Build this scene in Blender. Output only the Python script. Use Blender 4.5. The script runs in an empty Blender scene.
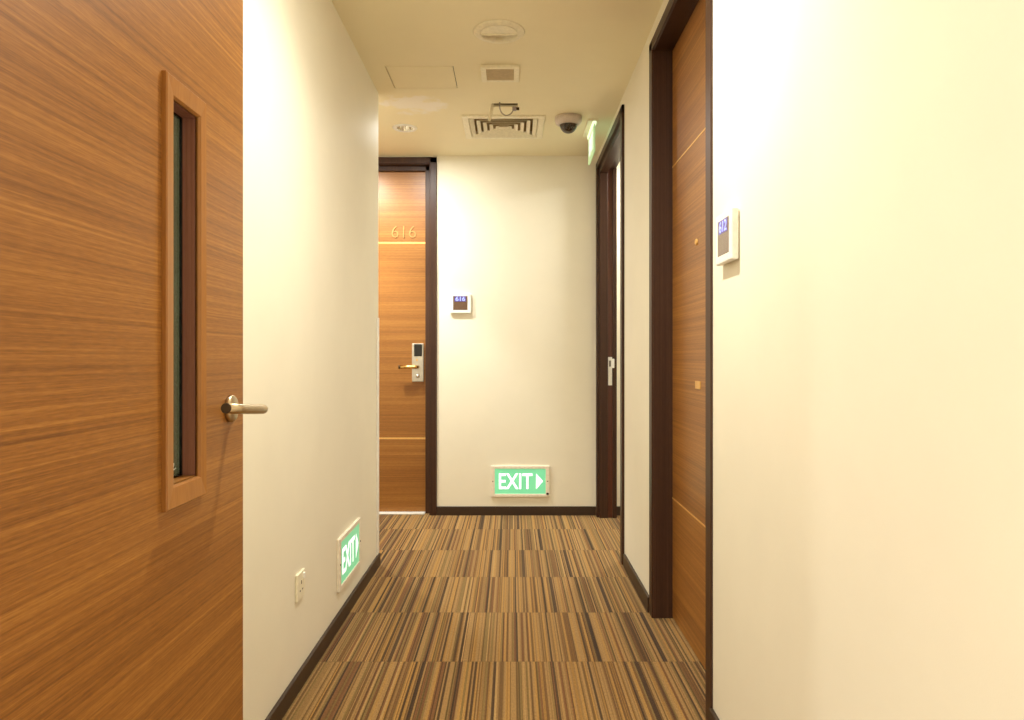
import bpy, bmesh, math
from mathutils import Vector, Matrix

scene = bpy.context.scene
COL = scene.collection
PI = math.pi

# ------------------------------------------------------------------ dimensions (metres)
CAM_H, FPX, CX, CY = 1.10, 720.0, 512.0, 357.0
CEIL = 2.50
XL, XR, YF = -0.709, 0.595, 5.01          # left wall, right wall, far wall faces
Y_CORNER = 3.82                            # where the left wall ends
X_REC, X_LOB = -2.00, 2.10                 # recess on the left, lobby on the right
Y_BACK = -3.60                             # the wider lobby, added behind the camera for fill light, ends here
X_REAR = -2.30
SK_H, SK_T = 0.062, 0.012                  # baseboard

# ------------------------------------------------------------------ helpers
def srgb(r, g, b):
    def f(c):
        c /= 255.0
        return c / 12.92 if c <= 0.04045 else ((c + 0.055) / 1.055) ** 2.4
    return (f(r), f(g), f(b), 1.0)

def obj(name, bm, mat, parent=None, smooth=False, loc=None):
    me = bpy.data.meshes.new(name)
    bmesh.ops.recalc_face_normals(bm, faces=bm.faces[:])
    bm.to_mesh(me); bm.free()
    if smooth:
        for p in me.polygons: p.use_smooth = True
    o = bpy.data.objects.new(name, me)
    COL.objects.link(o)
    for m in (mat if isinstance(mat, (list, tuple)) else [mat]):
        me.materials.append(m)
    if parent is not None:
        o.parent = parent
        o.matrix_parent_inverse = Matrix.Translation(parent.location).inverted()
    if loc is not None: o.location = loc
    return o

def tag(o, label, cat, group=None, kind=None):
    o['label'] = label; o['category'] = cat
    if group: o['group'] = group
    if kind: o['kind'] = kind
    return o

def thing(name, loc, label, cat, group=None, kind=None):
    o = bpy.data.objects.new(name, None)
    o.empty_display_size = 0.1
    o.location = loc
    COL.objects.link(o)
    return tag(o, label, cat, group, kind)

def add_box(bm, x0, x1, y0, y1, z0, z1, bevel=0.0, seg=2):
    t = bmesh.new()
    r = bmesh.ops.create_cube(t, size=1.0)
    for v in r['verts']:
        v.co = Vector(((x0 + x1) / 2 + v.co.x * (x1 - x0), (y0 + y1) / 2 + v.co.y * (y1 - y0), (z0 + z1) / 2 + v.co.z * (z1 - z0)))
    if bevel > 0:
        bmesh.ops.bevel(t, geom=t.edges[:], offset=bevel, segments=seg, profile=0.5, affect='EDGES')
    merge(bm, t)
    return bm

def merge(bm, t):
    me = bpy.data.meshes.new('tmp'); t.to_mesh(me); t.free()
    bm.from_mesh(me); bpy.data.meshes.remove(me)

def box(x0, x1, y0, y1, z0, z1, bevel=0.0, seg=2):
    return add_box(bmesh.new(), x0, x1, y0, y1, z0, z1, bevel, seg)

def lathe(profile, n=48, M=Matrix.Identity(4), bm=None):
    """profile: (radius, height) pairs turned about +Z, then placed by M"""
    bm = bm or bmesh.new()
    rings = []
    for r, h in profile:
        if r < 1e-6:
            rings.append([bm.verts.new(M @ Vector((0, 0, h)))])
        else:
            rings.append([bm.verts.new(M @ Vector((r * math.cos(2 * PI * k / n), r * math.sin(2 * PI * k / n), h))) for k in range(n)])
    for a, b in zip(rings[:-1], rings[1:]):
        for k in range(n):
            k2 = (k + 1) % n
            if len(a) == 1 and len(b) == 1: continue
            if len(a) == 1: bm.faces.new((a[0], b[k], b[k2]))
            elif len(b) == 1: bm.faces.new((a[k], a[k2], b[0]))
            else: bm.faces.new((a[k], a[k2], b[k2], b[k]))
    return bm

def smooth_path(pts, sub=8):
    pts = [Vector(p) for p in pts]
    out = []
    for i in range(len(pts) - 1):
        p0 = pts[max(i - 1, 0)]; p1 = pts[i]; p2 = pts[i + 1]; p3 = pts[min(i + 2, len(pts) - 1)]
        for s in range(sub):
            t = s / sub
            out.append(0.5 * ((2 * p1) + (-p0 + p2) * t + (2 * p0 - 5 * p1 + 4 * p2 - p3) * t * t + (-p0 + 3 * p1 - 3 * p2 + p3) * t ** 3))
    out.append(pts[-1])
    return out

def tube(pts, r, n=14, bm=None, flat=1.0):
    bm = bm or bmesh.new()
    pts = [Vector(p) for p in pts]
    rings = []
    up = None
    for i, p in enumerate(pts):
        d = (pts[min(i + 1, len(pts) - 1)] - pts[max(i - 1, 0)]).normalized()
        if up is None:
            up = Vector((0, 0, 1)) if abs(d.z) < 0.9 else Vector((1, 0, 0))
        u = (up - d * up.dot(d)).normalized(); w = d.cross(u); up = u
        rr = r[i] if isinstance(r, (list, tuple)) else r
        rings.append([bm.verts.new(p + (u * math.cos(2 * PI * k / n) + w * flat * math.sin(2 * PI * k / n)) * rr) for k in range(n)])
    for a, b in zip(rings[:-1], rings[1:]):
        for k in range(n):
            bm.faces.new((a[k], a[(k + 1) % n], b[(k + 1) % n], b[k]))
    bm.faces.new(rings[0]); bm.faces.new(rings[-1])
    return bm

def frame_of(origin, right, up):
    right = Vector(right).normalized(); up = Vector(up).normalized(); n = right.cross(up)
    return Matrix(((right.x, up.x, n.x, origin[0]), (right.y, up.y, n.y, origin[1]), (right.z, up.z, n.z, origin[2]), (0, 0, 0, 1)))

def lettering(text, width, height, M, depth=0.001, bold=0.0, spacing=1.0):
    """solid letters filling width x height, centred on M's origin in its xy-plane"""
    cu = bpy.data.curves.new('t', 'FONT'); cu.body = text; cu.size = 1.0
    cu.extrude = 0.01; cu.offset = bold; cu.space_character = spacing; cu.resolution_u = 6
    o = bpy.data.objects.new('t', cu); COL.objects.link(o)
    bpy.context.view_layer.update()
    me = bpy.data.meshes.new_from_object(o.evaluated_get(bpy.context.evaluated_depsgraph_get()))
    bm = bmesh.new(); bm.from_mesh(me)
    bpy.data.objects.remove(o); bpy.data.curves.remove(cu); bpy.data.meshes.remove(me)
    bmesh.ops.remove_doubles(bm, verts=bm.verts[:], dist=1e-5)
    xs = [v.co.x for v in bm.verts]; ys = [v.co.y for v in bm.verts]
    cx, cy = (min(xs) + max(xs)) / 2, (min(ys) + max(ys)) / 2
    sx, sy = width / (max(xs) - min(xs)), height / (max(ys) - min(ys))
    for v in bm.verts:
        v.co = M @ Vector(((v.co.x - cx) * sx, (v.co.y - cy) * sy, (v.co.z + 0.01) / 0.02 * depth))
    return bm

def xf(bm, M):
    bmesh.ops.transform(bm, matrix=M, verts=bm.verts[:]); return bm

# ------------------------------------------------------------------ materials
def new_mat(name):
    m = bpy.data.materials.new(name); m.use_nodes = True
    nt = m.node_tree; return m, nt, nt.nodes['Principled BSDF']

def N(nt, t, **kw):
    n = nt.nodes.new(t)
    for k, v in kw.items(): setattr(n, k, v)
    return n

def math_node(nt, op, a, b=None):
    n = N(nt, 'ShaderNodeMath', operation=op)
    for i, v in enumerate((a, b)):
        if v is None: continue
        if isinstance(v, (int, float)): n.inputs[i].default_value = v
        else: nt.links.new(v, n.inputs[i])
    return n.outputs[0]

def ramp(nt, fac, stops, interp='LINEAR'):
    r = N(nt, 'ShaderNodeValToRGB'); cr = r.color_ramp; cr.interpolation = interp
    while len(cr.elements) < len(stops): cr.elements.new(0.5)
    for e, (p, c) in zip(cr.elements, stops): e.position = p; e.color = c
    nt.links.new(fac, r.inputs[0]); return r.outputs[0]

def mix(nt, fac, a, b, mode='MIX'):
    n = N(nt, 'ShaderNodeMix', data_type='RGBA', blend_type=mode)
    for sock, v in ((n.inputs[0], fac), (n.inputs[6], a), (n.inputs[7], b)):
        if isinstance(v, (int, float)): sock.default_value = v
        elif isinstance(v, tuple): sock.default_value = v
        else: nt.links.new(v, sock)
    return n.outputs[2]

def noise(nt, vec, scale, detail=2.0, rough=0.5, dist=0.0):
    n = N(nt, 'ShaderNodeTexNoise'); nt.links.new(vec, n.inputs['Vector'])
    n.inputs['Scale'].default_value = scale; n.inputs['Detail'].default_value = detail
    n.inputs['Roughness'].default_value = rough; n.inputs['Distortion'].default_value = dist
    return n.outputs['Fac']

def coords(nt, scale=(1, 1, 1)):
    tc = N(nt, 'ShaderNodeTexCoord'); mp = N(nt, 'ShaderNodeMapping'); mp.inputs['Scale'].default_value = scale
    nt.links.new(tc.outputs['Object'], mp.inputs[0]); return mp.outputs[0]

def bump(nt, bsdf, h, strength, dist=0.002):
    b = N(nt, 'ShaderNodeBump'); b.inputs['Strength'].default_value = strength; b.inputs['Distance'].default_value = dist
    nt.links.new(h, b.inputs['Height']); nt.links.new(b.outputs[0], bsdf.inputs['Normal'])

def plain(name, col, rough=0.5, metal=0.0, coat=0.0, spec=0.5):
    m, nt, b = new_mat(name)
    v = noise(nt, coords(nt), 60, 3)
    c2 = tuple(min(1, c * 1.06) for c in col[:3]) + (1,); c1 = tuple(c * 0.94 for c in col[:3]) + (1,)
    nt.links.new(ramp(nt, v, [(0.3, c1), (0.7, c2)]), b.inputs['Base Color'])
    b.inputs['Roughness'].default_value = rough; b.inputs['Metallic'].default_value = metal
    b.inputs['Coat Weight'].default_value = coat; b.inputs['Specular IOR Level'].default_value = spec
    return m

def wall_paint(name, col):
    m, nt, b = new_mat(name)
    v = coords(nt)
    big = noise(nt, v, 2.2, 4, 0.6)
    c1 = tuple(c * 0.965 for c in col[:3]) + (1,)
    nt.links.new(ramp(nt, big, [(0.35, c1), (0.65, col)]), b.inputs['Base Color'])
    b.inputs['Roughness'].default_value = 0.7; b.inputs['Specular IOR Level'].default_value = 0.12
    bump(nt, b, noise(nt, coords(nt, (420, 420, 260)), 1.0, 2), 0.10, 0.001)
    return m

def ceiling_paint(name, col):
    m, nt, b = new_mat(name)
    v = coords(nt)
    base = ramp(nt, noise(nt, v, 1.6, 4, 0.6), [(0.35, tuple(c * 0.96 for c in col[:3]) + (1,)), (0.65, col)])
    # a touched-up patch of paler paint beyond the access panel
    sx = N(nt, 'ShaderNodeSeparateXYZ'); nt.links.new(v, sx.inputs[0])
    w = noise(nt, v, 9, 3); w2 = noise(nt, coords(nt, (1.3, 0.8, 1)), 14, 3)
    dx = math_node(nt, 'DIVIDE', math_node(nt, 'SUBTRACT', sx.outputs[0], -0.535), 0.185)
    dy = math_node(nt, 'DIVIDE', math_node(nt, 'SUBTRACT', sx.outputs[1], 3.995), 0.150)
    d = math_node(nt, 'ADD', math_node(nt, 'MULTIPLY', dx, dx), math_node(nt, 'MULTIPLY', dy, dy))
    d = math_node(nt, 'ADD', d, math_node(nt, 'MULTIPLY', math_node(nt, 'SUBTRACT', w, 0.5), 3.2))
    d = math_node(nt, 'ADD', d, math_node(nt, 'MULTIPLY', math_node(nt, 'SUBTRACT', w2, 0.5), 1.5))
    f = ramp(nt, d, [(0.45, (1, 1, 1, 1)), (1.15, (0, 0, 0, 1))])
    nt.links.new(mix(nt, f, base, PATCH), b.inputs['Base Color'])
    b.inputs['Roughness'].default_value = 0.6; b.inputs['Specular IOR Level'].default_value = 0.25
    return m

def wood(name, axis, dark, mid, light, rough=0.38, along=1.2, fine=1.0, coat=0.0, contrast=1.0):
    """veneer whose grain runs along one axis"""
    m, nt, b = new_mat(name)
    def st(a, c):
        s = [c, c, c]; s['xyz'.index(axis)] = a; return coords(nt, tuple(s))
    n1 = noise(nt, st(along * 0.30, 26 * fine), 1.0, 2, 0.5, 0.1)
    n2 = noise(nt, st(along * 0.8, 210 * fine), 1.0, 3, 0.65)
    n3 = noise(nt, st(along * 30, 520 * fine), 1.0, 2, 0.6)
    s = math_node(nt, 'ADD', math_node(nt, 'MULTIPLY', n1, 0.26), math_node(nt, 'MULTIPLY', n2, 0.50))
    s = math_node(nt, 'ADD', s, math_node(nt, 'MULTIPLY', n3, 0.24))
    w = 0.20 / contrast
    nt.links.new(ramp(nt, s, [(0.5 - w, dark), (0.5, mid), (0.5 + w, light)]), b.inputs['Base Color'])
    b.inputs['Roughness'].default_value = rough; b.inputs['Coat Weight'].default_value = coat
    b.inputs['Coat Roughness'].default_value = 0.12
    bump(nt, b, n2, 0.06, 0.001)
    return m

def carpet(name):
    m, nt, b = new_mat(name)
    v = coords(nt)
    sp = N(nt, 'ShaderNodeSeparateXYZ'); nt.links.new(v, sp.inputs[0])
    x, y = sp.outputs[0], sp.outputs[1]
    row = math_node(nt, 'FLOOR', math_node(nt, 'DIVIDE', math_node(nt, 'SUBTRACT', y, 0.1), 0.5))
    col = math_node(nt, 'FLOOR', math_node(nt, 'DIVIDE', math_node(nt, 'ADD', x, 10.13), 0.5))
    off = math_node(nt, 'MULTIPLY', row, 17.37)
    def stripes(freq, k):
        vo = N(nt, 'ShaderNodeTexVoronoi', voronoi_dimensions='1D')
        nt.links.new(math_node(nt, 'ADD', math_node(nt, 'MULTIPLY', x, freq), math_node(nt, 'MULTIPLY', off, k)), vo.inputs['W'])
        vo.inputs['Scale'].default_value = 1.0; vo.inputs['Randomness'].default_value = 0.7
        s = N(nt, 'ShaderNodeSeparateColor'); nt.links.new(vo.outputs['Color'], s.inputs[0])
        return s.outputs
    a = stripes(135, 1.0); c = stripes(230, 2.3)
    base = ramp(nt, a[0], [(0.0, C_TAN), (0.20, C_DARK), (0.30, C_GOLD), (0.46, C_RUST), (0.55, C_OLIVE), (0.66, C_TAN), (0.80, C_BROWN), (0.91, C_PALE)], 'CONSTANT')
    fine = ramp(nt, c[0], [(0.0, (1, 1, 1, 1)), (0.45, (0.80, 0.76, 0.70, 1)), (0.72, (0.46, 0.40, 0.32, 1)), (0.92, (1.1, 1.08, 1.06, 1))], 'CONSTANT')
    colr = mix(nt, 1.0, base, fine, 'MULTIPLY')
    fib = noise(nt, coords(nt, (260, 90, 1)), 1.0, 3, 0.7)
    colr = mix(nt, 1.0, colr, ramp(nt, fib, [(0.3, (0.72, 0.72, 0.72, 1)), (0.7, (1.22, 1.22, 1.22, 1))]), 'MULTIPLY')
    # seams between tiles
    fr = math_node(nt, 'FRACT', math_node(nt, 'DIVIDE', math_node(nt, 'SUBTRACT', y, 0.1), 0.5))
    e = math_node(nt, 'MINIMUM', fr, math_node(nt, 'SUBTRACT', 1.0, fr))
    seam = math_node(nt, 'LESS_THAN', e, 0.006)
    colr = mix(nt, math_node(nt, 'MULTIPLY', seam, 0.18), colr, C_DARK)
    nt.links.new(colr, b.inputs['Base Color'])
    b.inputs['Roughness'].default_value = 0.95; b.inputs['Specular IOR Level'].default_value = 0.1
    b.inputs['Sheen Weight'].default_value = 0.15
    bump(nt, b, fib, 0.5, 0.003)
    return m

def glow(name, col, strength, rough=0.3):
    m, nt, b = new_mat(name)
    v = noise(nt, coords(nt), 25, 2)
    c = ramp(nt, v, [(0.2, tuple(k * 0.93 for k in col[:3]) + (1,)), (0.8, col)])
    nt.links.new(c, b.inputs['Base Color']); nt.links.new(c, b.inputs['Emission Color'])
    b.inputs['Emission Strength'].default_value = strength; b.inputs['Roughness'].default_value = rough
    return m

C_TAN = srgb(154, 119, 70); C_GOLD = srgb(164, 123, 63); C_PALE = srgb(170, 134, 82)
C_DARK = srgb(74, 50, 27); C_BROWN = srgb(112, 78, 40); C_RUST = srgb(120, 80, 44); C_OLIVE = srgb(128, 101, 55)
PATCH = srgb(252, 246, 234)

M_WALL = wall_paint('cream wall paint', srgb(243, 236, 217))
M_CEIL = ceiling_paint('cream ceiling paint', srgb(247, 237, 204))
M_CARPET = carpet('striped carpet tiles')
TD, TM, TL = srgb(110, 67, 25), srgb(150, 97, 41), srgb(184, 129, 61)
M_TEAK_Y = wood('teak veneer', 'y', TD, TM, TL, contrast=1.1)
M_TEAK_X = wood('teak veneer across', 'x', TD, TM, TL)
M_TEAK_Z = wood('teak moulding', 'z', srgb(138, 88, 38), srgb(161, 107, 50), srgb(180, 126, 66), contrast=0.7)
M_REVEAL = wood('reddish brown lining', 'z', srgb(120, 78, 64), srgb(146, 98, 82), srgb(164, 116, 98))
M_WENGE = wood('dark wenge', 'z', srgb(46, 28, 19), srgb(64, 40, 27), srgb(80, 53, 38), rough=0.42, coat=0.0)
M_WENGE.node_tree.nodes['Principled BSDF'].inputs['Specular IOR Level'].default_value = 0.3
M_WENGE_RED = wood('reddish wenge', 'z', srgb(64, 32, 20), srgb(88, 45, 30), srgb(108, 60, 40), rough=0.3)
M_SKIRT = plain('dark brown baseboard', srgb(56, 38, 24), 0.45)
M_NICKEL = plain('brushed nickel', srgb(196, 178, 148), 0.32, 1.0)
M_STEEL = plain('satin steel', srgb(205, 202, 194), 0.3, 0.9)
M_BRASS = plain('brass inlay', srgb(236, 192, 118), 0.42, 0.6)
M_NUMBER = plain('satin brass number', srgb(178, 130, 72), 0.5, 0.3)
M_BRASS_LEVER = plain('brass lever', srgb(222, 180, 110), 0.25, 1.0)
M_ALU = plain('aluminium threshold', srgb(240, 238, 232), 0.4, 0.1)
M_WHITE = plain('white plastic', srgb(246, 244, 238), 0.35)
M_CREAM = plain('cream plastic', srgb(246, 238, 212), 0.5)
M_GREYGRILLE = plain('grey grille', srgb(206, 188, 156), 0.6)
M_DUCT = plain('dim duct lining', srgb(196, 174, 136), 0.8)
M_GAP = plain('dark gap', srgb(70, 54, 36), 0.9)
M_BLACK = plain('black plastic', srgb(22, 21, 20), 0.25)
M_SCREEN = plain('dark display', srgb(104, 80, 64), 0.15)
M_DIGIT = glow('blue display digits', srgb(150, 165, 250), 1.5)
M_DIGIT_BACK = glow('dim blue display strip', srgb(92, 80, 140), 0.5)
M_GREEN = glow('green sign face', srgb(118, 208, 158), 0.85)
M_PALEGREEN = glow('pale edge-lit acrylic', srgb(190, 232, 176), 0.55)
M_LIGHTBAR = glow('sign light bar', srgb(225, 250, 205), 1.6)
M_SIGNWHITE = glow('white sign lettering', srgb(245, 255, 250), 1.5)
M_SIGNFRAME = plain('pale sign housing', srgb(244, 234, 216), 0.4)
M_CAMBASE = plain('taupe camera housing', srgb(218, 203, 192), 0.35)
M_CHROME = plain('polished reflector', srgb(220, 214, 200), 0.12, 1.0)
M_LAMP = glow('lamp lens', srgb(255, 240, 210), 1.2)
M_LAMP_ON = glow('lit lamp lens', srgb(255, 226, 170), 12.0)
M_WIRE = plain('grey wire', srgb(178, 166, 150), 0.5)
M_CONNECT = plain('violet grey connector', srgb(158, 146, 150), 0.5)

def glass_mat(name, col, trans=1.0, rough=0.02):
    m, nt, b = new_mat(name)
    v = noise(nt, coords(nt), 8, 2)
    nt.links.new(ramp(nt, v, [(0.2, tuple(k * 0.95 for k in col[:3]) + (1,)), (0.8, col)]), b.inputs['Base Color'])
    b.inputs['Roughness'].default_value = rough; b.inputs['Transmission Weight'].default_value = trans
    b.inputs['IOR'].default_value = 1.5
    return m
M_GLASS = glass_mat('greenish fire glass', srgb(186, 206, 184), 0.8, 0.05)
M_DOME = glass_mat('smoked dome', srgb(96, 78, 62), 0.6, 0.04)

# ------------------------------------------------------------------ the setting
def structure(name, bm, mat, label, cat):
    return tag(obj(name, bm, mat), label, cat, kind='structure')

def cells(x0, x1, y0, y1, holes):
    xs = sorted({x0, x1, *[h[0] for h in holes], *[h[1] for h in holes]})
    ys = sorted({y0, y1, *[h[2] for h in holes], *[h[3] for h in holes]})
    for a, b in zip(xs[:-1], xs[1:]):
        for c, d in zip(ys[:-1], ys[1:]):
            mx, my = (a + b) / 2, (c + d) / 2
            if any(h[0] < mx < h[1] and h[2] < my < h[3] for h in holes): continue
            yield a, b, c, d

structure('floor', box(X_REAR - .12, X_LOB + .12, Y_BACK - .12, YF + .30, -0.10, 0.0), M_CARPET,
          'striped brown, gold and rust carpet tiles covering the corridor floor', 'carpet floor')

PANEL = (-0.612, -0.283, 3.464, 3.750)
HOLE = (-0.113, 0.032, 3.975, 4.030)
ROUND = (-0.056 - 0.0785, -0.056 + 0.0785, 3.10 - 0.0785, 3.10 + 0.0785)
DIFF = (-0.235, 0.135, 4.225, 4.530)
DOWN = (-0.704, -0.604, 4.350, 4.450)
LIT = [(0.0, 1.90), (-1.10, 4.48), (1.20, 4.72), (-0.75, -0.60), (-1.70, -0.60), (-0.75, -2.40), (-1.70, -2.40)]   # the lamps that are on, with the added fill lamps last
cb = bmesh.new()
for a, b, c, d in cells(X_REAR - .12, X_LOB + .12, Y_BACK - .12, YF + .12, [PANEL, HOLE, DIFF, DOWN, ROUND] + [(x - .05, x + .05, y - .05, y + .05) for x, y in LIT]):
    add_box(cb, a, b, c, d, CEIL, CEIL + 0.011)
bmesh.ops.remove_doubles(cb, verts=cb.verts[:], dist=1e-5)
seen = {}
for f in list(cb.faces):                       # drop the faces shared by neighbouring cells
    k = tuple(sorted(v.index for v in f.verts)) if False else tuple(sorted((round(v.co.x, 4), round(v.co.y, 4), round(v.co.z, 4)) for v in f.verts))
    seen.setdefault(k, []).append(f)
bmesh.ops.delete(cb, geom=[f for fs in seen.values() if len(fs) > 1 for f in fs], context='FACES')
structure('ceiling', cb, M_CEIL, 'smooth cream painted corridor ceiling with a pale touched-up patch', 'ceiling')
# the closed void above the suspended ceiling
vb = bmesh.new()
add_box(vb, X_REAR - .12, X_LOB + .12, Y_BACK - .12, YF + .12, 2.600, 2.645)
structure('trim_1', vb, M_GAP, 'dark slab above the suspended ceiling', 'slab')

structure('wall_left', box(XL - 0.12, XL, 0.424, Y_CORNER, 0, CEIL), M_WALL,
          'cream wall on the left with the green exit sign and socket low down', 'wall')
structure('wall_recess', box(X_REC, XL - 0.12, Y_CORNER - 0.12, Y_CORNER, 0, CEIL), M_WALL,
          'cream wall of the recess round the left corner', 'wall')
structure('wall_recess_side', box(X_REC - 0.12, X_REC, Y_CORNER - 0.12, YF + 0.12, 0, CEIL), M_WALL,
          'cream end wall of the recess left of door 616', 'wall')

# far wall with the opening of door 616
D2 = dict(x0=-1.535, x1=-0.555, top=2.462)
fb = bmesh.new()
add_box(fb, X_REC, D2['x0'], YF, YF + 0.12, 0, CEIL)
add_box(fb, D2['x1'], X_LOB, YF, YF + 0.12, 0, CEIL)
add_box(fb, D2['x0'], D2['x1'], YF, YF + 0.12, D2['top'], CEIL)
structure('wall_far', fb, M_WALL, 'cream end wall facing the camera with an exit sign near the floor', 'wall')

# right wall with door 612 and the opening to the lobby
D3 = dict(y0=2.172, y1=3.05, top=2.41)
D4 = dict(y0=3.85, y1=4.955, top=2.41)
rb = bmesh.new()
add_box(rb, XR, XR + 0.12, Y_BACK, D3['y0'], 0, CEIL)
add_box(rb, XR, XR + 0.12, D3['y1'], D4['y0'], 0, CEIL)
add_box(rb, XR, XR + 0.12, D4['y1'], YF, 0, CEIL)
add_box(rb, XR, XR + 0.12, D3['y0'], D3['y1'], D3['top'], CEIL)
add_box(rb, XR, XR + 0.12, D4['y0'], D4['y1'], D4['top'], CEIL)
structure('wall_right', rb, M_WALL, 'bright cream wall on the right holding door 612', 'wall')
structure('wall_back', box(X_REAR, XR + 0.12, Y_BACK - 0.12, Y_BACK, 0, CEIL), M_WALL, 'cream wall behind the camera', 'wall')
structure('wall_rear_left', box(X_REAR - 0.12, X_REAR, Y_BACK - 0.12, 0.544, 0, CEIL), M_WALL, 'cream left wall of the added lobby behind the camera', 'wall')
structure('wall_rear_return', box(X_REAR, XL - 0.12, 0.424, 0.544, 0, CEIL), M_WALL, 'cream wall beside the open teak door on the added lobby side', 'wall')
structure('wall_lobby', box(X_LOB, X_LOB + 0.12, 3.30, YF + 0.12, 0, CEIL), M_WALL, 'cream side wall of the lobby beyond the right opening', 'wall')
structure('wall_lobby_near', box(XR + 0.12, X_LOB, 3.30, 3.42, 0, CEIL), M_WALL, 'cream near wall of the lobby beyond the right opening', 'wall')

def skirting(name, x0, x1, y0, y1, label, h=SK_H):
    structure(name, box(x0, x1, y0, y1, 0, h, 0.002, 1), M_SKIRT, label, 'baseboard')
skirting('baseboard_left', XL, XL + SK_T, 0.50, Y_CORNER, 'dark brown baseboard along the left wall under the socket and exit sign')
skirting('baseboard_far', -0.523, 0.583, YF - SK_T, YF, 'dark brown baseboard along the far wall under the exit sign')
skirting('baseboard_right', XR - SK_T, XR, 3.095, 3.776, 'short dark brown baseboard between door 612 and the lobby opening', 0.068)
skirting('baseboard_right_near', XR - SK_T, XR, Y_BACK, 2.131, 'dark brown baseboard under the near right wall')
skirting('baseboard_lobby', XR + 0.12, X_LOB, YF - SK_T, YF, 'dark brown baseboard in the lobby beyond the right opening')
skirting('baseboard_recess', X_REC, -1.592, YF - SK_T, YF, 'dark brown baseboard in the recess left of door 616')

# ------------------------------------------------------------------ door_1: open fire door with vision panel, left foreground
DX = -0.5305; TH = 0.050; DY0, DY1 = 0.50, 1.42; DZ1 = 2.30
d1 = thing('door_1', (DX - TH / 2, DY0, 0.0), 'teak door standing open in the left foreground with a narrow glazed slot', 'door', kind='structure')
VO = (1.0897, 1.232, 0.865, 1.534)         # vision frame, outer: y0 y1 z0 z1
VI = (1.1175, 1.2107, 0.900, 1.5026)         # clear opening
lb = bmesh.new()
add_box(lb, DX - TH, DX, DY0, VI[0], 0.008, DZ1)
add_box(lb, DX - TH, DX, VI[1], DY1, 0.008, DZ1)
add_box(lb, DX - TH, DX, VI[0], VI[1], 0.008, VI[2])
add_box(lb, DX - TH, DX, VI[0], VI[1], VI[3], DZ1)
obj('door_leaf', lb, M_TEAK_Y, d1)
def rect_ring(bm, a, b):
    """a, b: (x, y0, y1, z0, z1) rectangles joined by four mitred faces"""
    def r(q):
        x, y0, y1, z0, z1 = q
        return [bm.verts.new((x, y, z)) for y, z in ((y0, z0), (y1, z0), (y1, z1), (y0, z1))]
    A, B = r(a), r(b)
    for k in range(4): bm.faces.new((A[k], A[(k + 1) % 4], B[(k + 1) % 4], B[k]))
def grow(q, d): return (q[0] - d, q[1] + d, q[2] - d, q[3] + d)
F = DX + 0.0085
vf = bmesh.new()
seq = [(DX, *VO), (F - 0.002, *VO), (F, *grow(VO, -0.002)), (F - 0.002, *grow(VI, 0.003)), (F - 0.006, *VI), (DX - 0.004, *VI)]
for a, b in zip(seq[:-1], seq[1:]): rect_ring(vf, a, b)
bmesh.ops.remove_doubles(vf, verts=vf.verts[:], dist=1e-5)
vfo = obj('vision_frame', vf, M_TEAK_Z, d1)
rv = bmesh.new()
q0 = grow(VI, -0.0012)
seq = [(DX - 0.002, *VI), (DX - 0.002, *q0), (DX - TH + 0.004, *q0), (DX - TH + 0.004, *VI)]
for a, b in zip(seq[:-1], seq[1:]): rect_ring(rv, a, b)
rv.faces.ensure_lookup_table()
for f in rv.faces:                                                 # paler teak on the sill paints in the light falling on it
    if f.calc_center_median().z < VI[2] + 0.004: f.material_index = 1
obj('glazing_lining', rv, [M_REVEAL, M_TEAK_Z], d1)['label'] = 'reddish brown lining of the glazed slot'
gx = DX - 0.030
g1 = obj('vision_glass', box(gx - 0.003, gx + 0.003, q0[0], q0[1], q0[2], q0[3]), M_GLASS, d1)
gk = bmesh.new()
seq = [(gx + 0.003, *q0), (gx + 0.007, *q0), (gx + 0.007, *grow(q0, -0.003)), (gx + 0.003, *grow(q0, -0.003))]
for a, b in zip(seq[:-1], seq[1:]): rect_ring(gk, a, b)
obj('glazing_seal', gk, M_BLACK, g1)
mk = tube([(gx + 0.0035, 1.186, 0.925), (gx + 0.0035, 1.1835, 0.917), (gx + 0.0035, 1.186, 0.914), (gx + 0.0035, 1.193, 0.916)], 0.0006, 6)
obj('glass_mark', mk, M_WHITE, g1)
hz = 1.003; hy = 1.352
hd = lathe([(0.0, 0.0), (0.0255, 0.0), (0.0255, 0.006), (0.023, 0.009), (0.0, 0.009)], 40, frame_of((DX, hy, hz), (0, 1, 0), (0, 0, 1)))
h1 = obj('handle_rose', hd, M_NICKEL, d1, True)
xl = DX + 0.068
path = [(DX + 0.006, hy, hz), (DX + 0.030, hy, hz), (xl - 0.016, hy, hz)] + \
       [(xl - 0.016 + 0.016 * math.sin(t * PI / 8), hy - 0.016 * (1 - math.cos(t * PI / 8)) + 0.0, hz) for t in range(1, 5)] + \
       [(xl, hy - 0.06, hz + 0.003), (xl, hy - 0.12, hz + 0.008), (xl, 1.165, hz + 0.014)]
obj('lever', tube(path, 0.0087, 20), M_NICKEL, h1, True)
obj('lever_cap', lathe([(0, 0), (0.0087, 0), (0.0082, 0.0015), (0, 0.0015)], 24, frame_of((xl, 1.1652, hz + 0.014), (1, 0, 0), (0, 0, 1))), M_GAP, h1)  # dark end face paints in its shade, turned from the light
for z in (0.25, 1.15, 2.05):
    obj('hinge', lathe([(0, 0), (0.008, 0), (0.008, 0.1), (0, 0.1)], 16, Matrix.Translation((DX + 0.004, DY0 - 0.006, z))), M_STEEL, d1)
obj('door_frame', box(XL + 0.001, DX - 0.004, DY0 - 0.075, DY0 - 0.012, 0, CEIL - 0.002, 0.003), M_WENGE, d1)

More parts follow.
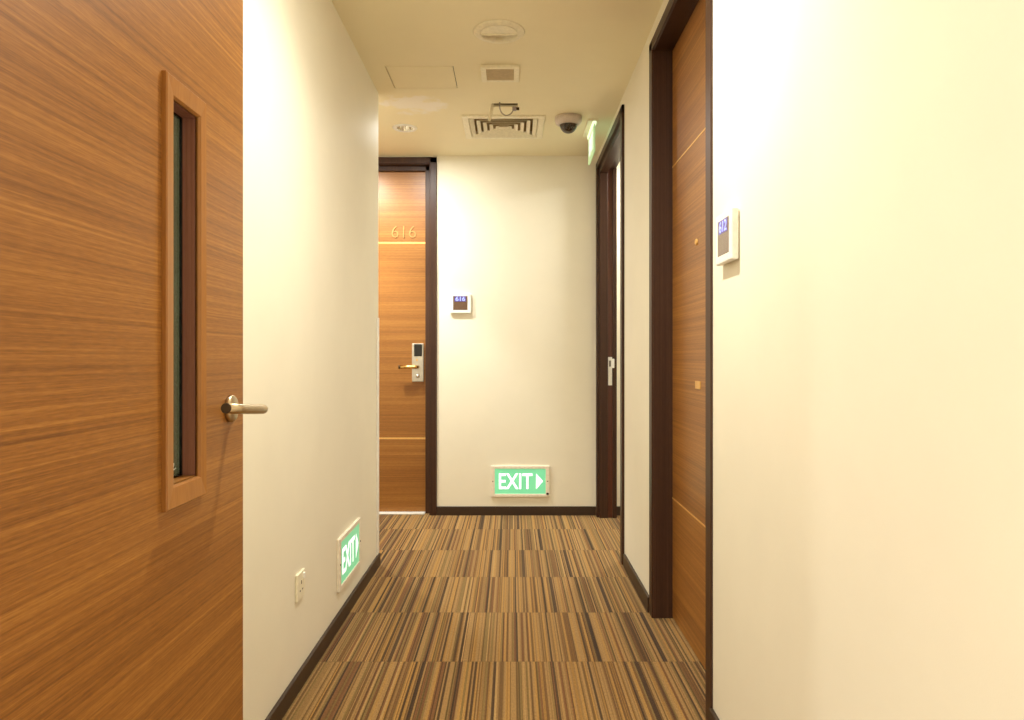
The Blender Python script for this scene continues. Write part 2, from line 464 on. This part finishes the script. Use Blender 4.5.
# ------------------------------------------------------------------ door_2: room 616 in the far wall
d2 = thing('door_2', ((D2['x0'] + D2['x1']) / 2, YF, 0), 'teak hotel room door numbered 616 in the recess at the far end', 'door', kind='structure')
def frame_profile_x(bm, x0, x1, top):
    """lining, architrave and stop round an opening in the far wall"""
    yb = YF + 0.119; yf = YF - 0.014
    li = 0.020
    for s, e in ((x0, 1), (x1, -1)):
        a, b = sorted((s, s + e * li)); add_box(bm, a, b, YF, yb, 0, top, 0.0015, 1)
        a, b = sorted((s - e * 0.032, s + e * 0.014)); add_box(bm, a, b, yf, YF + 0.004, 0, top + 0.026, 0.003)
        a, b = sorted((s + e * li, s + e * 0.054)); add_box(bm, a, b, YF + 0.050, YF + 0.078, 0, top - li, 0.003)
    add_box(bm, x0 + li, x1 - li, YF, yb, top - li, top, 0.0015, 1)
    add_box(bm, x0 - 0.032, x1 + 0.032, yf, YF + 0.004, top - 0.014, top + 0.0262, 0.003)
    add_box(bm, x0 + li, x1 - li, YF + 0.050, YF + 0.078, top - 0.054, top - li, 0.003)
fm = bmesh.new(); frame_profile_x(fm, D2['x0'], D2['x1'], D2['top'])
obj('door_frame', fm, M_WENGE, d2)
LX0, LX1, LY = D2['x0'] + 0.022, D2['x1'] - 0.022, YF + 0.080
l2 = obj('door_leaf', box(LX0, LX1, LY, LY + 0.045, 0.008, D2['top'] - 0.022, 0.001, 1), M_TEAK_X, d2)
for z in (1.907, 0.525):
    obj('inlay_strip', box(LX0 + 0.002, LX1 - 0.002, LY - 0.0015, LY + 0.002, z - 0.006, z + 0.006), M_BRASS, l2)
nb = lettering('616', 0.172, 0.084, frame_of((-0.764, LY, 1.985), (1, 0, 0), (0, 0, 1)), 0.006, -0.012)
obj('room_number', nb, M_NUMBER, l2)
pk = (-0.7055, -0.6225)
lp = obj('lock_plate', box(pk[0], pk[1], LY - 0.016, LY + 0.001, 0.925, 1.195, 0.004), M_STEEL, l2)
obj('card_reader', box(pk[0] + 0.016, pk[1] - 0.012, LY - 0.024, LY - 0.014, 1.105, 1.192, 0.004), M_BLACK, lp)
obj('indicator', box(-0.676, -0.664, LY - 0.018, LY - 0.0155, 1.072, 1.086, 0.002), M_BRASS, lp)
obj('key_cylinder', lathe([(0, 0), (0.013, 0), (0.012, 0.006), (0, 0.006)], 24, frame_of((-0.664, LY - 0.015, 0.965), (1, 0, 0), (0, 0, 1))), M_STEEL, lp, True)
hy2 = LY - 0.062
path = [(-0.664, LY - 0.010, 1.030), (-0.664, LY - 0.046, 1.030)] + \
       [(-0.664 - 0.016 * (1 - math.cos(t * PI / 8)), LY - 0.046 - 0.016 * math.sin(t * PI / 8), 1.030) for t in range(1, 5)] + \
       [(-0.72, hy2, 1.030), (-0.785, hy2, 1.030)]
obj('lever', tube(path, 0.0125, 20), M_BRASS_LEVER, lp, True)
obj('lever_cap', lathe([(0, 0), (0.0130, 0), (0.0130, 0.008), (0, 0.008)], 24, frame_of((-0.784, hy2, 1.030), (0, 1, 0), (0, 0, -1))), M_GAP, lp)
obj('threshold', box(LX0 + 0.034, LX1 - 0.034, YF + 0.015, YF + 0.079, 0, 0.008, 0.002), M_ALU, d2)

# ------------------------------------------------------------------ door_3: room 612 in the right wall
def frame_profile_y(bm, y0, y1, top, ptop, t=0.014, lap=0.040):
    xf_, xb = XR - t, XR + 0.118
    li = 0.020
    for s, e in ((y0, 1), (y1, -1)):
        a, b = sorted((s, s + e * li)); add_box(bm, XR, xb, a, b, 0, top, 0.0015, 1)
        a, b = sorted((s - e * lap, s + e * 0.018)); add_box(bm, xf_, XR + 0.004, a, b, 0, ptop, 0.002)
    add_box(bm, XR, xb, y0 + li, y1 - li, top - li, top, 0.0015, 1)
    add_box(bm, xf_, XR + 0.004, y0 - lap, y1 + lap, top - 0.018, ptop + 0.0002, 0.002)
d3 = thing('door_3', (XR, (D3['y0'] + D3['y1']) / 2, 0), 'closed teak hotel room door in the right wall with deep dark frame', 'door', kind='structure')
fm = bmesh.new(); frame_profile_y(fm, D3['y0'], D3['y1'], D3['top'], 2.437, 0.007)
obj('door_frame', fm, M_WENGE, d3)
l3x = XR + 0.080
l3 = obj('door_leaf', box(l3x, l3x + 0.045, D3['y0'] + 0.022, D3['y1'] - 0.022, 0.006, D3['top'] - 0.022, 0.001, 1), M_TEAK_Y, d3)
for z in (1.897, 0.508):
    obj('inlay_strip', box(l3x - 0.0015, l3x + 0.002, D3['y0'] + 0.024, D3['y1'] - 0.024, z - 0.003, z + 0.003), M_BRASS, l3)
obj('peephole', lathe([(0, 0), (0.012, 0), (0.012, 0.004), (0.008, 0.007), (0.006, 0.005), (0, 0.005)], 24, frame_of((l3x + 0.0005, 2.628, 1.520), (0, 0, 1), (0, 1, 0))), M_BRASS, l3, True)
obj('brass_plate', box(l3x - 0.004, l3x + 0.001, 2.575, 2.640, 0.984, 1.012, 0.001, 1), M_BRASS, l3)
# room lock, behind the near architrave
lp3 = obj('lock_plate', box(l3x - 0.016, l3x + 0.001, 2.200, 2.275, 0.925, 1.195, 0.004), M_STEEL, l3)
obj('card_reader', box(l3x - 0.024, l3x - 0.014, 2.212, 2.262, 1.105, 1.192, 0.004), M_BLACK, lp3)
obj('lever', tube([(l3x - 0.010, 2.225, 1.03), (l3x - 0.040, 2.225, 1.03), (l3x - 0.048, 2.230, 1.03), (l3x - 0.048, 2.262, 1.03)], 0.0105, 18), M_BRASS_LEVER, lp3, True)

# ------------------------------------------------------------------ door_4: framed opening to the lobby on the right
d4 = thing('door_4', (XR, (D4['y0'] + D4['y1']) / 2, 0), 'dark framed doorway at the far right opening to a bright white lobby', 'doorway', kind='structure')
fm = bmesh.new(); frame_profile_y(fm, D4['y0'] , D4['y1'], D4['top'], 2.437)
# rebated far jamb seen from the corridor
add_box(fm, XR + 0.004, XR + 0.060, D4['y1'] - 0.040, D4['y1'] - 0.018, 0, D4['top'] - 0.02, 0.003)
add_box(fm, XR + 0.092, XR + 0.121, D4['y1'] - 0.040, D4['y1'] - 0.018, 0, D4['top'] - 0.02, 0.003)
add_box(fm, XR + 0.004, XR + 0.060, D4['y0'] + 0.02, D4['y1'] - 0.04, D4['top'] - 0.052, D4['top'] - 0.018, 0.003)
obj('door_frame', fm, M_WENGE, d4)
obj('jamb_lining', box(XR + 0.060, XR + 0.092, D4['y1'] - 0.028, D4['y1'] - 0.019, 0, D4['top'] - 0.02), M_WENGE_RED, d4)['label'] = 'reddish brown strip of the far jamb'
sp = bmesh.new()
ys = D4['y1'] - 0.028
add_box(sp, XR + 0.062, XR + 0.090, ys - 0.004, ys, 0.906, 1.100, 0.001, 1)
add_box(sp, XR + 0.088, XR + 0.104, ys - 0.016, ys - 0.001, 1.025, 1.088, 0.002, 1)
so = obj('strike_plate', sp, M_WHITE, d4)
obj('latch_hole', box(XR + 0.070, XR + 0.080, ys - 0.0046, ys - 0.003, 1.035, 1.075), M_GAP, so)

# ------------------------------------------------------------------ exit signs near the floor
def exit_box(origin, right, label):
    """housing, lit green panel, EXIT and arrow; origin: bottom centre of its back on the wall"""
    W, H, D = 0.405, 0.216, 0.013
    up = Vector((0, 0, 1)); n = Vector(right).cross(up)
    M = frame_of(origin, right, (0, 0, 1))
    r = thing('exit_sign', origin, label, 'exit sign', 'lit exit signs near the floor')
    hb = bmesh.new()
    x, y, m = W / 2, H, 0.026
    for q in ((-x, -x + m, 0, y), (x - m, x, 0, y), (-x + m, x - m, 0, 0.022), (-x + m, x - m, y - 0.020, y)):
        add_box(hb, q[0], q[1], q[2], q[3], 0, D, 0.002, 1)
    add_box(hb, -x + 0.004, x - 0.004, 0.004, y - 0.004, 0, D - 0.006)
    obj('housing', xf(hb, M), M_SIGNFRAME, r)
    p = obj('lit_panel', xf(box(-x + m - .001, x - m + .001, 0.021, y - 0.019, D - 0.007, D - 0.003), M), M_GREEN, r)
    z = D - 0.0032
    cy = (0.022 + y - 0.020) / 2
    obj('exit_lettering', lettering('EXIT', 0.232, 0.108, M @ Matrix.Translation((-0.032, cy, z)), 0.001, 0.012), M_SIGNWHITE, p)
    ab = bmesh.new()
    pts = [(0.110, cy - 0.054), (0.158, cy), (0.110, cy + 0.054)]
    lo = [ab.verts.new((a, b, z)) for a, b in pts]; hi = [ab.verts.new((a, b, z + 0.001)) for a, b in pts]
    ab.faces.new(lo); ab.faces.new(hi)
    for k in range(3): ab.faces.new((lo[k], lo[(k + 1) % 3], hi[(k + 1) % 3], hi[k]))
    obj('arrow', xf(ab, M), M_SIGNWHITE, p)
    for sx in (-1, 1):
        obj('screw', lathe([(0, 0), (0.004, 0), (0.003, 0.0015), (0, 0.0015)], 12, M @ Matrix.Translation((sx * (x - 0.012), cy, D))), M_GAP, r)
    return r, M
e1, Me = exit_box((0.057, YF, 0.128), (1, 0, 0), 'green lit EXIT sign with right arrow low on the far wall')
obj('socket_plug', lathe([(0, 0), (0.009, 0), (0.007, 0.004), (0, 0.004)], 16, Me @ Matrix.Translation((0.190, 0.022, 0.0128))), M_GAP, e1)
exit_box((XL, 3.115, 0.146), (0, 1, 0), 'green lit EXIT sign low on the left wall near the corner')

# ------------------------------------------------------------------ hanging exit sign under the ceiling on the right
hs = thing('hanging_exit_sign', (0.470, 4.39, CEIL), 'edge-lit green exit sign hanging from the ceiling beside the dome camera', 'exit sign')
obj('ceiling_plate', box(0.446, 0.506, 4.235, 4.553, CEIL - 0.010, CEIL, 0.002), M_CREAM, hs)
hp = obj('acrylic_panel', box(0.482, 0.490, 4.240, 4.548, 2.313, CEIL - 0.009, 0.001, 1), M_PALEGREEN, hs)
for sgn, xx in ((-1, 0.482), (1, 0.490)):
    obj('exit_lettering', lettering('EXIT', 0.20, 0.095, frame_of((xx, 4.394, 2.398), (0, -sgn * -1 if sgn > 0 else -1, 0), (0, 0, 1)), 0.001, 0.02), M_SIGNWHITE, hp)
obj('light_bar', box(0.476, 0.497, 4.238, 4.550, CEIL - 0.026, CEIL - 0.009, 0.003), M_LIGHTBAR, hs)

# ------------------------------------------------------------------ thermostats with room numbers
def thermostat(origin, right, number, label):
    """origin: centre of its back on the wall"""
    M = frame_of(origin, right, (0, 0, 1))
    r = thing('thermostat', origin, label, 'thermostat', 'room number thermostats beside the doors')
    W, H, D = 0.148, 0.136, 0.022
    obj('body', xf(box(-W / 2, W / 2, -H / 2, H / 2, 0.003, D, 0.004, 3), M), M_WHITE, r)
    obj('mounting_plate', xf(box(-W / 2 + 0.008, W / 2 - 0.008, -H / 2 + 0.008, H / 2 - 0.008, 0, 0.0035), M), M_CREAM, r)
    s = obj('display', xf(box(-0.050, 0.050, -0.046, 0.050, D - 0.002, D + 0.0008, 0.0006, 1), M), M_SCREEN, r)
    obj('number_strip', xf(box(-0.040, 0.040, 0.012, 0.049, D + 0.0004, D + 0.0012), M), M_DIGIT_BACK, s)
    obj('number', lettering(number, 0.066, 0.030, M @ Matrix.Translation((0, 0.031, D + 0.0012)), 0.0006, 0.01), M_DIGIT, s)
    return r
thermostat((-0.358, YF, 1.472), (1, 0, 0), '616', 'white thermostat with dark display right of the door 616 frame')
thermostat((XR, 1.953, 1.424), (0, -1, 0), '612', 'white thermostat with dark display on the near right wall')

# ------------------------------------------------------------------ socket and corner guard on the left wall
M = frame_of((XL, 2.396, 0.341), (0, 1, 0), (0, 0, 1))
so = thing('wall_socket', (XL, 2.396, 0.341), 'white switched wall socket low on the left wall before the exit sign', 'socket')
obj('plate', xf(box(-0.045, 0.045, -0.045, 0.045, 0, 0.0085, 0.003, 3), M), M_CREAM, so)
obj('rocker_switch', xf(box(0.016, 0.030, 0.016, 0.036, 0.0075, 0.0135, 0.002), M), M_WHITE, so)
for q in ((-0.004, 0.004, 0.004, 0.016), (-0.018, -0.009, -0.018, -0.013), (0.009, 0.018, -0.018, -0.013)):
    obj('pin_slot', xf(box(*q, 0.0080, 0.0087), M), M_GAP, so)
gb = bmesh.new()
add_box(gb, XL, XL + 0.004, Y_CORNER - 0.055, Y_CORNER + 0.004, SK_H, 1.307, 0.0015)
add_box(gb, XL - 0.055, XL + 0.004, Y_CORNER, Y_CORNER + 0.004, SK_H, 1.307, 0.0015)
tag(obj('corner_guard', gb, M_WHITE), 'white plastic corner guard on the lower half of the left wall corner', 'corner guard')

# ------------------------------------------------------------------ ceiling fittings
Z = CEIL
flip = lambda x, y, z=Z: Matrix.Translation((x, y, z)) @ Matrix.Rotation(PI, 4, 'X')
r = thing('round_vent', (-0.056, 3.10, Z), 'round cream vent with a half-open disc on the ceiling nearest the camera', 'vent')
obj('flange', lathe([(0.080, -0.022), (0.080, 0.007), (0.086, 0.010), (0.092, 0.006), (0.106, 0.005), (0.112, 0.0), (0.106, -0.001), (0.080, -0.022)], 64, flip(-0.056, 3.10)), M_CREAM, r, True)
obj('cup', lathe([(0.0, -0.020), (0.079, -0.020), (0.079, -0.024), (0.0, -0.024)], 64, flip(-0.056, 3.10)), M_GREYGRILLE, r)
hb = bmesh.new()                                                    # the flap covers the near half of the opening
arc = [(-0.056 + 0.078 * math.cos(a), 3.10 + 0.078 * math.sin(a)) for a in [math.radians(180 - 5 + (190) * k / 36) for k in range(37)]]
lo = [hb.verts.new((a, b, Z - 0.008)) for a, b in arc]; up_ = [hb.verts.new((a, b, Z - 0.002)) for a, b in arc]
hb.faces.new(lo); hb.faces.new(up_)
for k in range(len(arc)): hb.faces.new((lo[k], lo[(k + 1) % len(arc)], up_[(k + 1) % len(arc)], up_[k]))
obj('disc', hb, M_CREAM, r)
obj('disc_lip', box(-0.056 - 0.076, -0.056 + 0.076, 3.104, 3.108, Z - 0.013, Z - 0.002, 0.001, 1), M_CREAM, r)

r = thing('square_grille', (-0.058, 3.54, Z), 'small square grey-centred grille on the ceiling behind the round vent', 'grille')
gb = bmesh.new()
x0, x1, y0, y1 = -0.152, 0.036, 3.445, 3.635; w = 0.026
for q in ((x0, x0 + w, y0, y1), (x1 - w, x1, y0, y1), (x0 + w, x1 - w, y0, y0 + w), (x0 + w, x1 - w, y1 - w, y1)):
    add_box(gb, *q, Z - 0.014, Z, 0.003)
obj('frame', gb, M_CREAM, r)
obj('backing', box(x0 + w - .002, x1 - w + .002, y0 + w - .002, y1 - w + .002, Z - 0.003, Z), M_GAP, r)
sb = bmesh.new()
for k in range(11):
    y = y0 + w + 0.006 + k * 0.0126
    t = box(x0 + w - .002, x1 - w + .002, -0.0008, 0.0008, -0.006, 0.006)
    xf(t, Matrix.Translation((0, y, Z - 0.008)) @ Matrix.Rotation(math.radians(58), 4, 'X')); merge(sb, t)
obj('slats', sb, M_GREYGRILLE, r)

ap = box(PANEL[0] + .004, PANEL[1] - .004, PANEL[2] + .004, PANEL[3] - .004, Z - 0.0005, Z + 0.010, 0.001, 1)
ap = obj('access_panel', ap, M_CEIL)
tag(ap, 'flush cream access panel outlined in the ceiling left of the grille', 'access panel')

def downlight(x, y, label, lens, group='recessed downlights'):
    r = thing('downlight', (x, y, Z), label, 'downlight', group)
    obj('trim_ring', lathe([(0.050, -0.002), (0.050, 0.004), (0.058, 0.008), (0.070, 0.006), (0.076, 0.0), (0.050, -0.002)], 48, flip(x, y)), M_WHITE, r, True)
    obj('reflector', lathe([(0.050, 0.002), (0.047, -0.012), (0.036, -0.040), (0.024, -0.055)], 40, flip(x, y)), M_CHROME, r, True)
    obj('lamp', lathe([(0, -0.040), (0.018, -0.041), (0.024, -0.045), (0.024, -0.055), (0, -0.055)], 32, flip(x, y)), lens, r, True)
    return r
downlight(-0.654, 4.40, 'small recessed downlight with silvery bowl on the ceiling before door 616', M_LAMP)
downlight(0.0, 1.90, 'lit downlight over the near corridor above the 612 thermostat', M_LAMP_ON)
for (x, y), where in zip(LIT[3:], ('right front', 'left front', 'right rear', 'left rear')):  # unseen fittings added for the fill lamps
    downlight(x, y, 'added fill downlight in the lobby behind the camera, ' + where, M_LAMP_ON)
downlight(-1.10, 4.48, 'lit downlight in the recess in front of door 616', M_LAMP_ON)
downlight(1.20, 4.72, 'lit downlight in the lobby beyond the right opening', M_LAMP_ON)

# four way air diffuser
r = thing('air_diffuser', (-0.05, 4.378, Z), 'square cream air diffuser with nested louvres on the ceiling', 'air diffuser')
cx, cy = -0.0505, 4.378; hx, hy_ = 0.2425, 0.2150
fb2 = bmesh.new()
def sq(bm, a, b):
    """a, b: (half x, half y, z) squares about the diffuser centre joined by a sloping band"""
    def rr(q): return [bm.verts.new((cx + s * q[0], cy + t * q[1], q[2])) for s, t in ((-1, -1), (1, -1), (1, 1), (-1, 1))]
    A, B = rr(a), rr(b)
    for k in range(4): bm.faces.new((A[k], A[(k + 1) % 4], B[(k + 1) % 4], B[k]))
seq = [(hx, hy_, Z), (hx, hy_, Z - 0.006), (hx - 0.004, hy_ - 0.004, Z - 0.010), (hx - 0.036, hy_ - 0.034, Z - 0.010), (hx - 0.040, hy_ - 0.038, Z - 0.004), (hx - 0.055, hy_ - 0.053, Z + 0.028)]
for a, b in zip(seq[:-1], seq[1:]): sq(fb2, a, b)
bmesh.ops.remove_doubles(fb2, verts=fb2.verts[:], dist=1e-5)
obj('frame', fb2, M_CREAM, r)
for k in range(5):
    vb = bmesh.new()
    o_ = 0.046 + k * 0.037
    a = (hx - o_, hy_ - o_ * 0.94, Z - 0.009); b = (hx - o_ - 0.020, hy_ - o_ * 0.94 - 0.018, Z + 0.004)
    a2 = (a[0] - 0.0015, a[1] - 0.0015, a[2]); b2 = (b[0] - 0.0015, b[1] - 0.0015, b[2])
    sq(vb, a, b); sq(vb, b, b2); sq(vb, b2, a2); sq(vb, a2, a)
    bmesh.ops.remove_doubles(vb, verts=vb.verts[:], dist=1e-6)
    obj('louvre', vb, M_CREAM, r)
obj('centre_plate', box(cx - 0.030, cx + 0.030, cy - 0.018, cy + 0.018, Z - 0.010, Z - 0.006, 0.002), M_CREAM, r)
pb = bmesh.new()
add_box(pb, cx - 0.185, cx + 0.185, cy - 0.152, cy + 0.152, Z + 0.085, Z + 0.090)
for q in ((-.185, -.180, -.152, .152), (.180, .185, -.152, .152), (-.18, .18, -.152, -.147), (-.18, .18, .147, .152)):
    add_box(pb, cx + q[0], cx + q[1], cy + q[2], cy + q[3], Z + 0.02, Z + 0.085)
obj('duct_box', pb, M_DUCT, r)

# dome camera
r = thing('dome_camera', (0.330, 4.205, Z), 'taupe dome security camera with dark bubble on the ceiling right of diffuser', 'security camera')
obj('base', lathe([(0.0, 0.0), (0.079, 0.0), (0.079, 0.022), (0.074, 0.036), (0.062, 0.046), (0.052, 0.048), (0.050, 0.040), (0.0, 0.036)], 56, flip(0.330, 4.205)), M_CAMBASE, r, True)
dome = [(0.0505 * math.cos(t * PI / 24), 0.044 + 0.050 * math.sin(t * PI / 24)) for t in range(0, 12)] + [(0, 0.094)]
db = obj('bubble', lathe(dome, 48, flip(0.330, 4.205)), M_DOME, r, True)
obj('lens', lathe([(0, 0.0), (0.019, 0.0), (0.019, 0.024), (0.013, 0.026), (0.010, 0.022), (0, 0.022)], 28,
    Matrix.Translation((0.330, 4.200, Z - 0.052)) @ Matrix.Rotation(math.radians(115), 4, 'X')), M_BLACK, db, True)

# loose wire and flat cable hanging from the ceiling hole
r = thing('loose_wire', (-0.05, 4.0, Z), 'looped grey wire with a connector dangling from the ceiling hole', 'wire')
pth = smooth_path([(-0.060, 4.000, 2.560), (-0.066, 3.985, 2.515), (-0.068, 3.930, 2.485), (-0.067, 3.925, 2.458), (-0.056, 3.935, 2.434), (-0.033, 3.950, 2.425), (-0.008, 3.958, 2.436), (0.008, 3.962, 2.458)], 8)
obj('wire', tube(pth, 0.0035, 10), M_WIRE, r, True)
obj('connector', box(0.002, 0.024, 3.952, 3.972, 2.455, 2.476, 0.003), M_CONNECT, r)
obj('connector_end', lathe([(0, 0), (0.008, 0), (0.008, 0.016), (0, 0.016)], 16, frame_of((0.024, 3.962, 2.466), (0, 1, 0), (0, 0, 1))), M_GAP, r, True)
pth = smooth_path([(-0.100, 4.002, 2.560), (-0.108, 3.995, 2.505), (-0.115, 3.985, 2.462), (-0.122, 3.980, 2.425), (-0.126, 3.978, 2.404)], 6)
tag(obj('flat_cable', tube(pth, 0.009, 12, flat=0.35), M_CREAM), 'short pale flat cable dangling at the left end of the ceiling hole', 'cable')

# ------------------------------------------------------------------ light
def spot(name, loc, power, angle=140, blend=0.6, col=(1.0, 0.84, 0.60), radius=0.035, aim=None):
    l = bpy.data.lights.new(name, 'SPOT'); l.energy = power; l.color = col
    l.spot_size = math.radians(angle); l.spot_blend = blend; l.shadow_soft_size = radius
    o = bpy.data.objects.new(name, l); COL.objects.link(o); o.location = loc
    if aim is not None:
        o.rotation_euler = (Vector(aim) - Vector(loc)).to_track_quat('-Z', 'Y').to_euler()
    return o
WARM = (1.0, 0.985, 0.86)
def lamp(name, loc, power, col=WARM, size=0.09):
    l = bpy.data.lights.new(name, 'AREA'); l.shape = 'DISK'; l.size = size; l.energy = power; l.color = col
    o = bpy.data.objects.new(name, l); COL.objects.link(o); o.location = loc
    return o
COOL = (0.98, 1.0, 0.95)
spot('hall_light', (0, 1.90, Z - 0.012), 100, 150, 1.0, WARM)
lamp('hall_wash', (0, 1.90, Z - 0.013), 17)
for x, y in LIT[3:]:  # added out of view to give the corridor frontal fill
    lamp('lobby_fill_lamp', (x, y, Z - 0.012), 45, (1.0, 1.0, 0.92))
spot('recess_light', (-1.10, 4.48, Z - 0.012), 112, 92, 0.4, COOL)
spot('recess_door_light', (-1.10, 4.48, Z - 0.014), 70, 95, 0.9, (1.0, 0.97, 0.82), aim=(-0.94, 5.09, 1.66))
lamp('recess_wash', (-1.10, 4.48, Z - 0.013), 9, COOL)
lamp('downlight_light', (-0.654, 4.40, Z - 0.012), 21, COOL)
lamp('side_lobby_light', (1.20, 4.72, Z - 0.012), 34, (1.0, 1.0, 0.94), 0.16)

w = bpy.data.worlds.new('World'); scene.world = w; w.use_nodes = True
w.node_tree.nodes['Background'].inputs[0].default_value = (1.0, 0.85, 0.62, 1)
w.node_tree.nodes['Background'].inputs[1].default_value = 0.02

# ------------------------------------------------------------------ camera
cam = bpy.data.cameras.new('Camera'); co = bpy.data.objects.new('Camera', cam); COL.objects.link(co)
cam.sensor_fit = 'HORIZONTAL'; cam.sensor_width = 36.0; cam.lens = 36.0 * FPX / 1024
cam.shift_x = (512 - CX) / 1024.0; cam.shift_y = -(360 - CY) / 1024.0
cam.clip_start = 0.05
co.location = (0, 0, CAM_H); co.rotation_euler = (PI / 2, 0, 0)
scene.camera = co

vs = scene.view_settings
vs.view_transform = 'Standard'; vs.look = 'None'; vs.gamma = 1.0; vs.use_curve_mapping = False
vs.exposure = -0.48
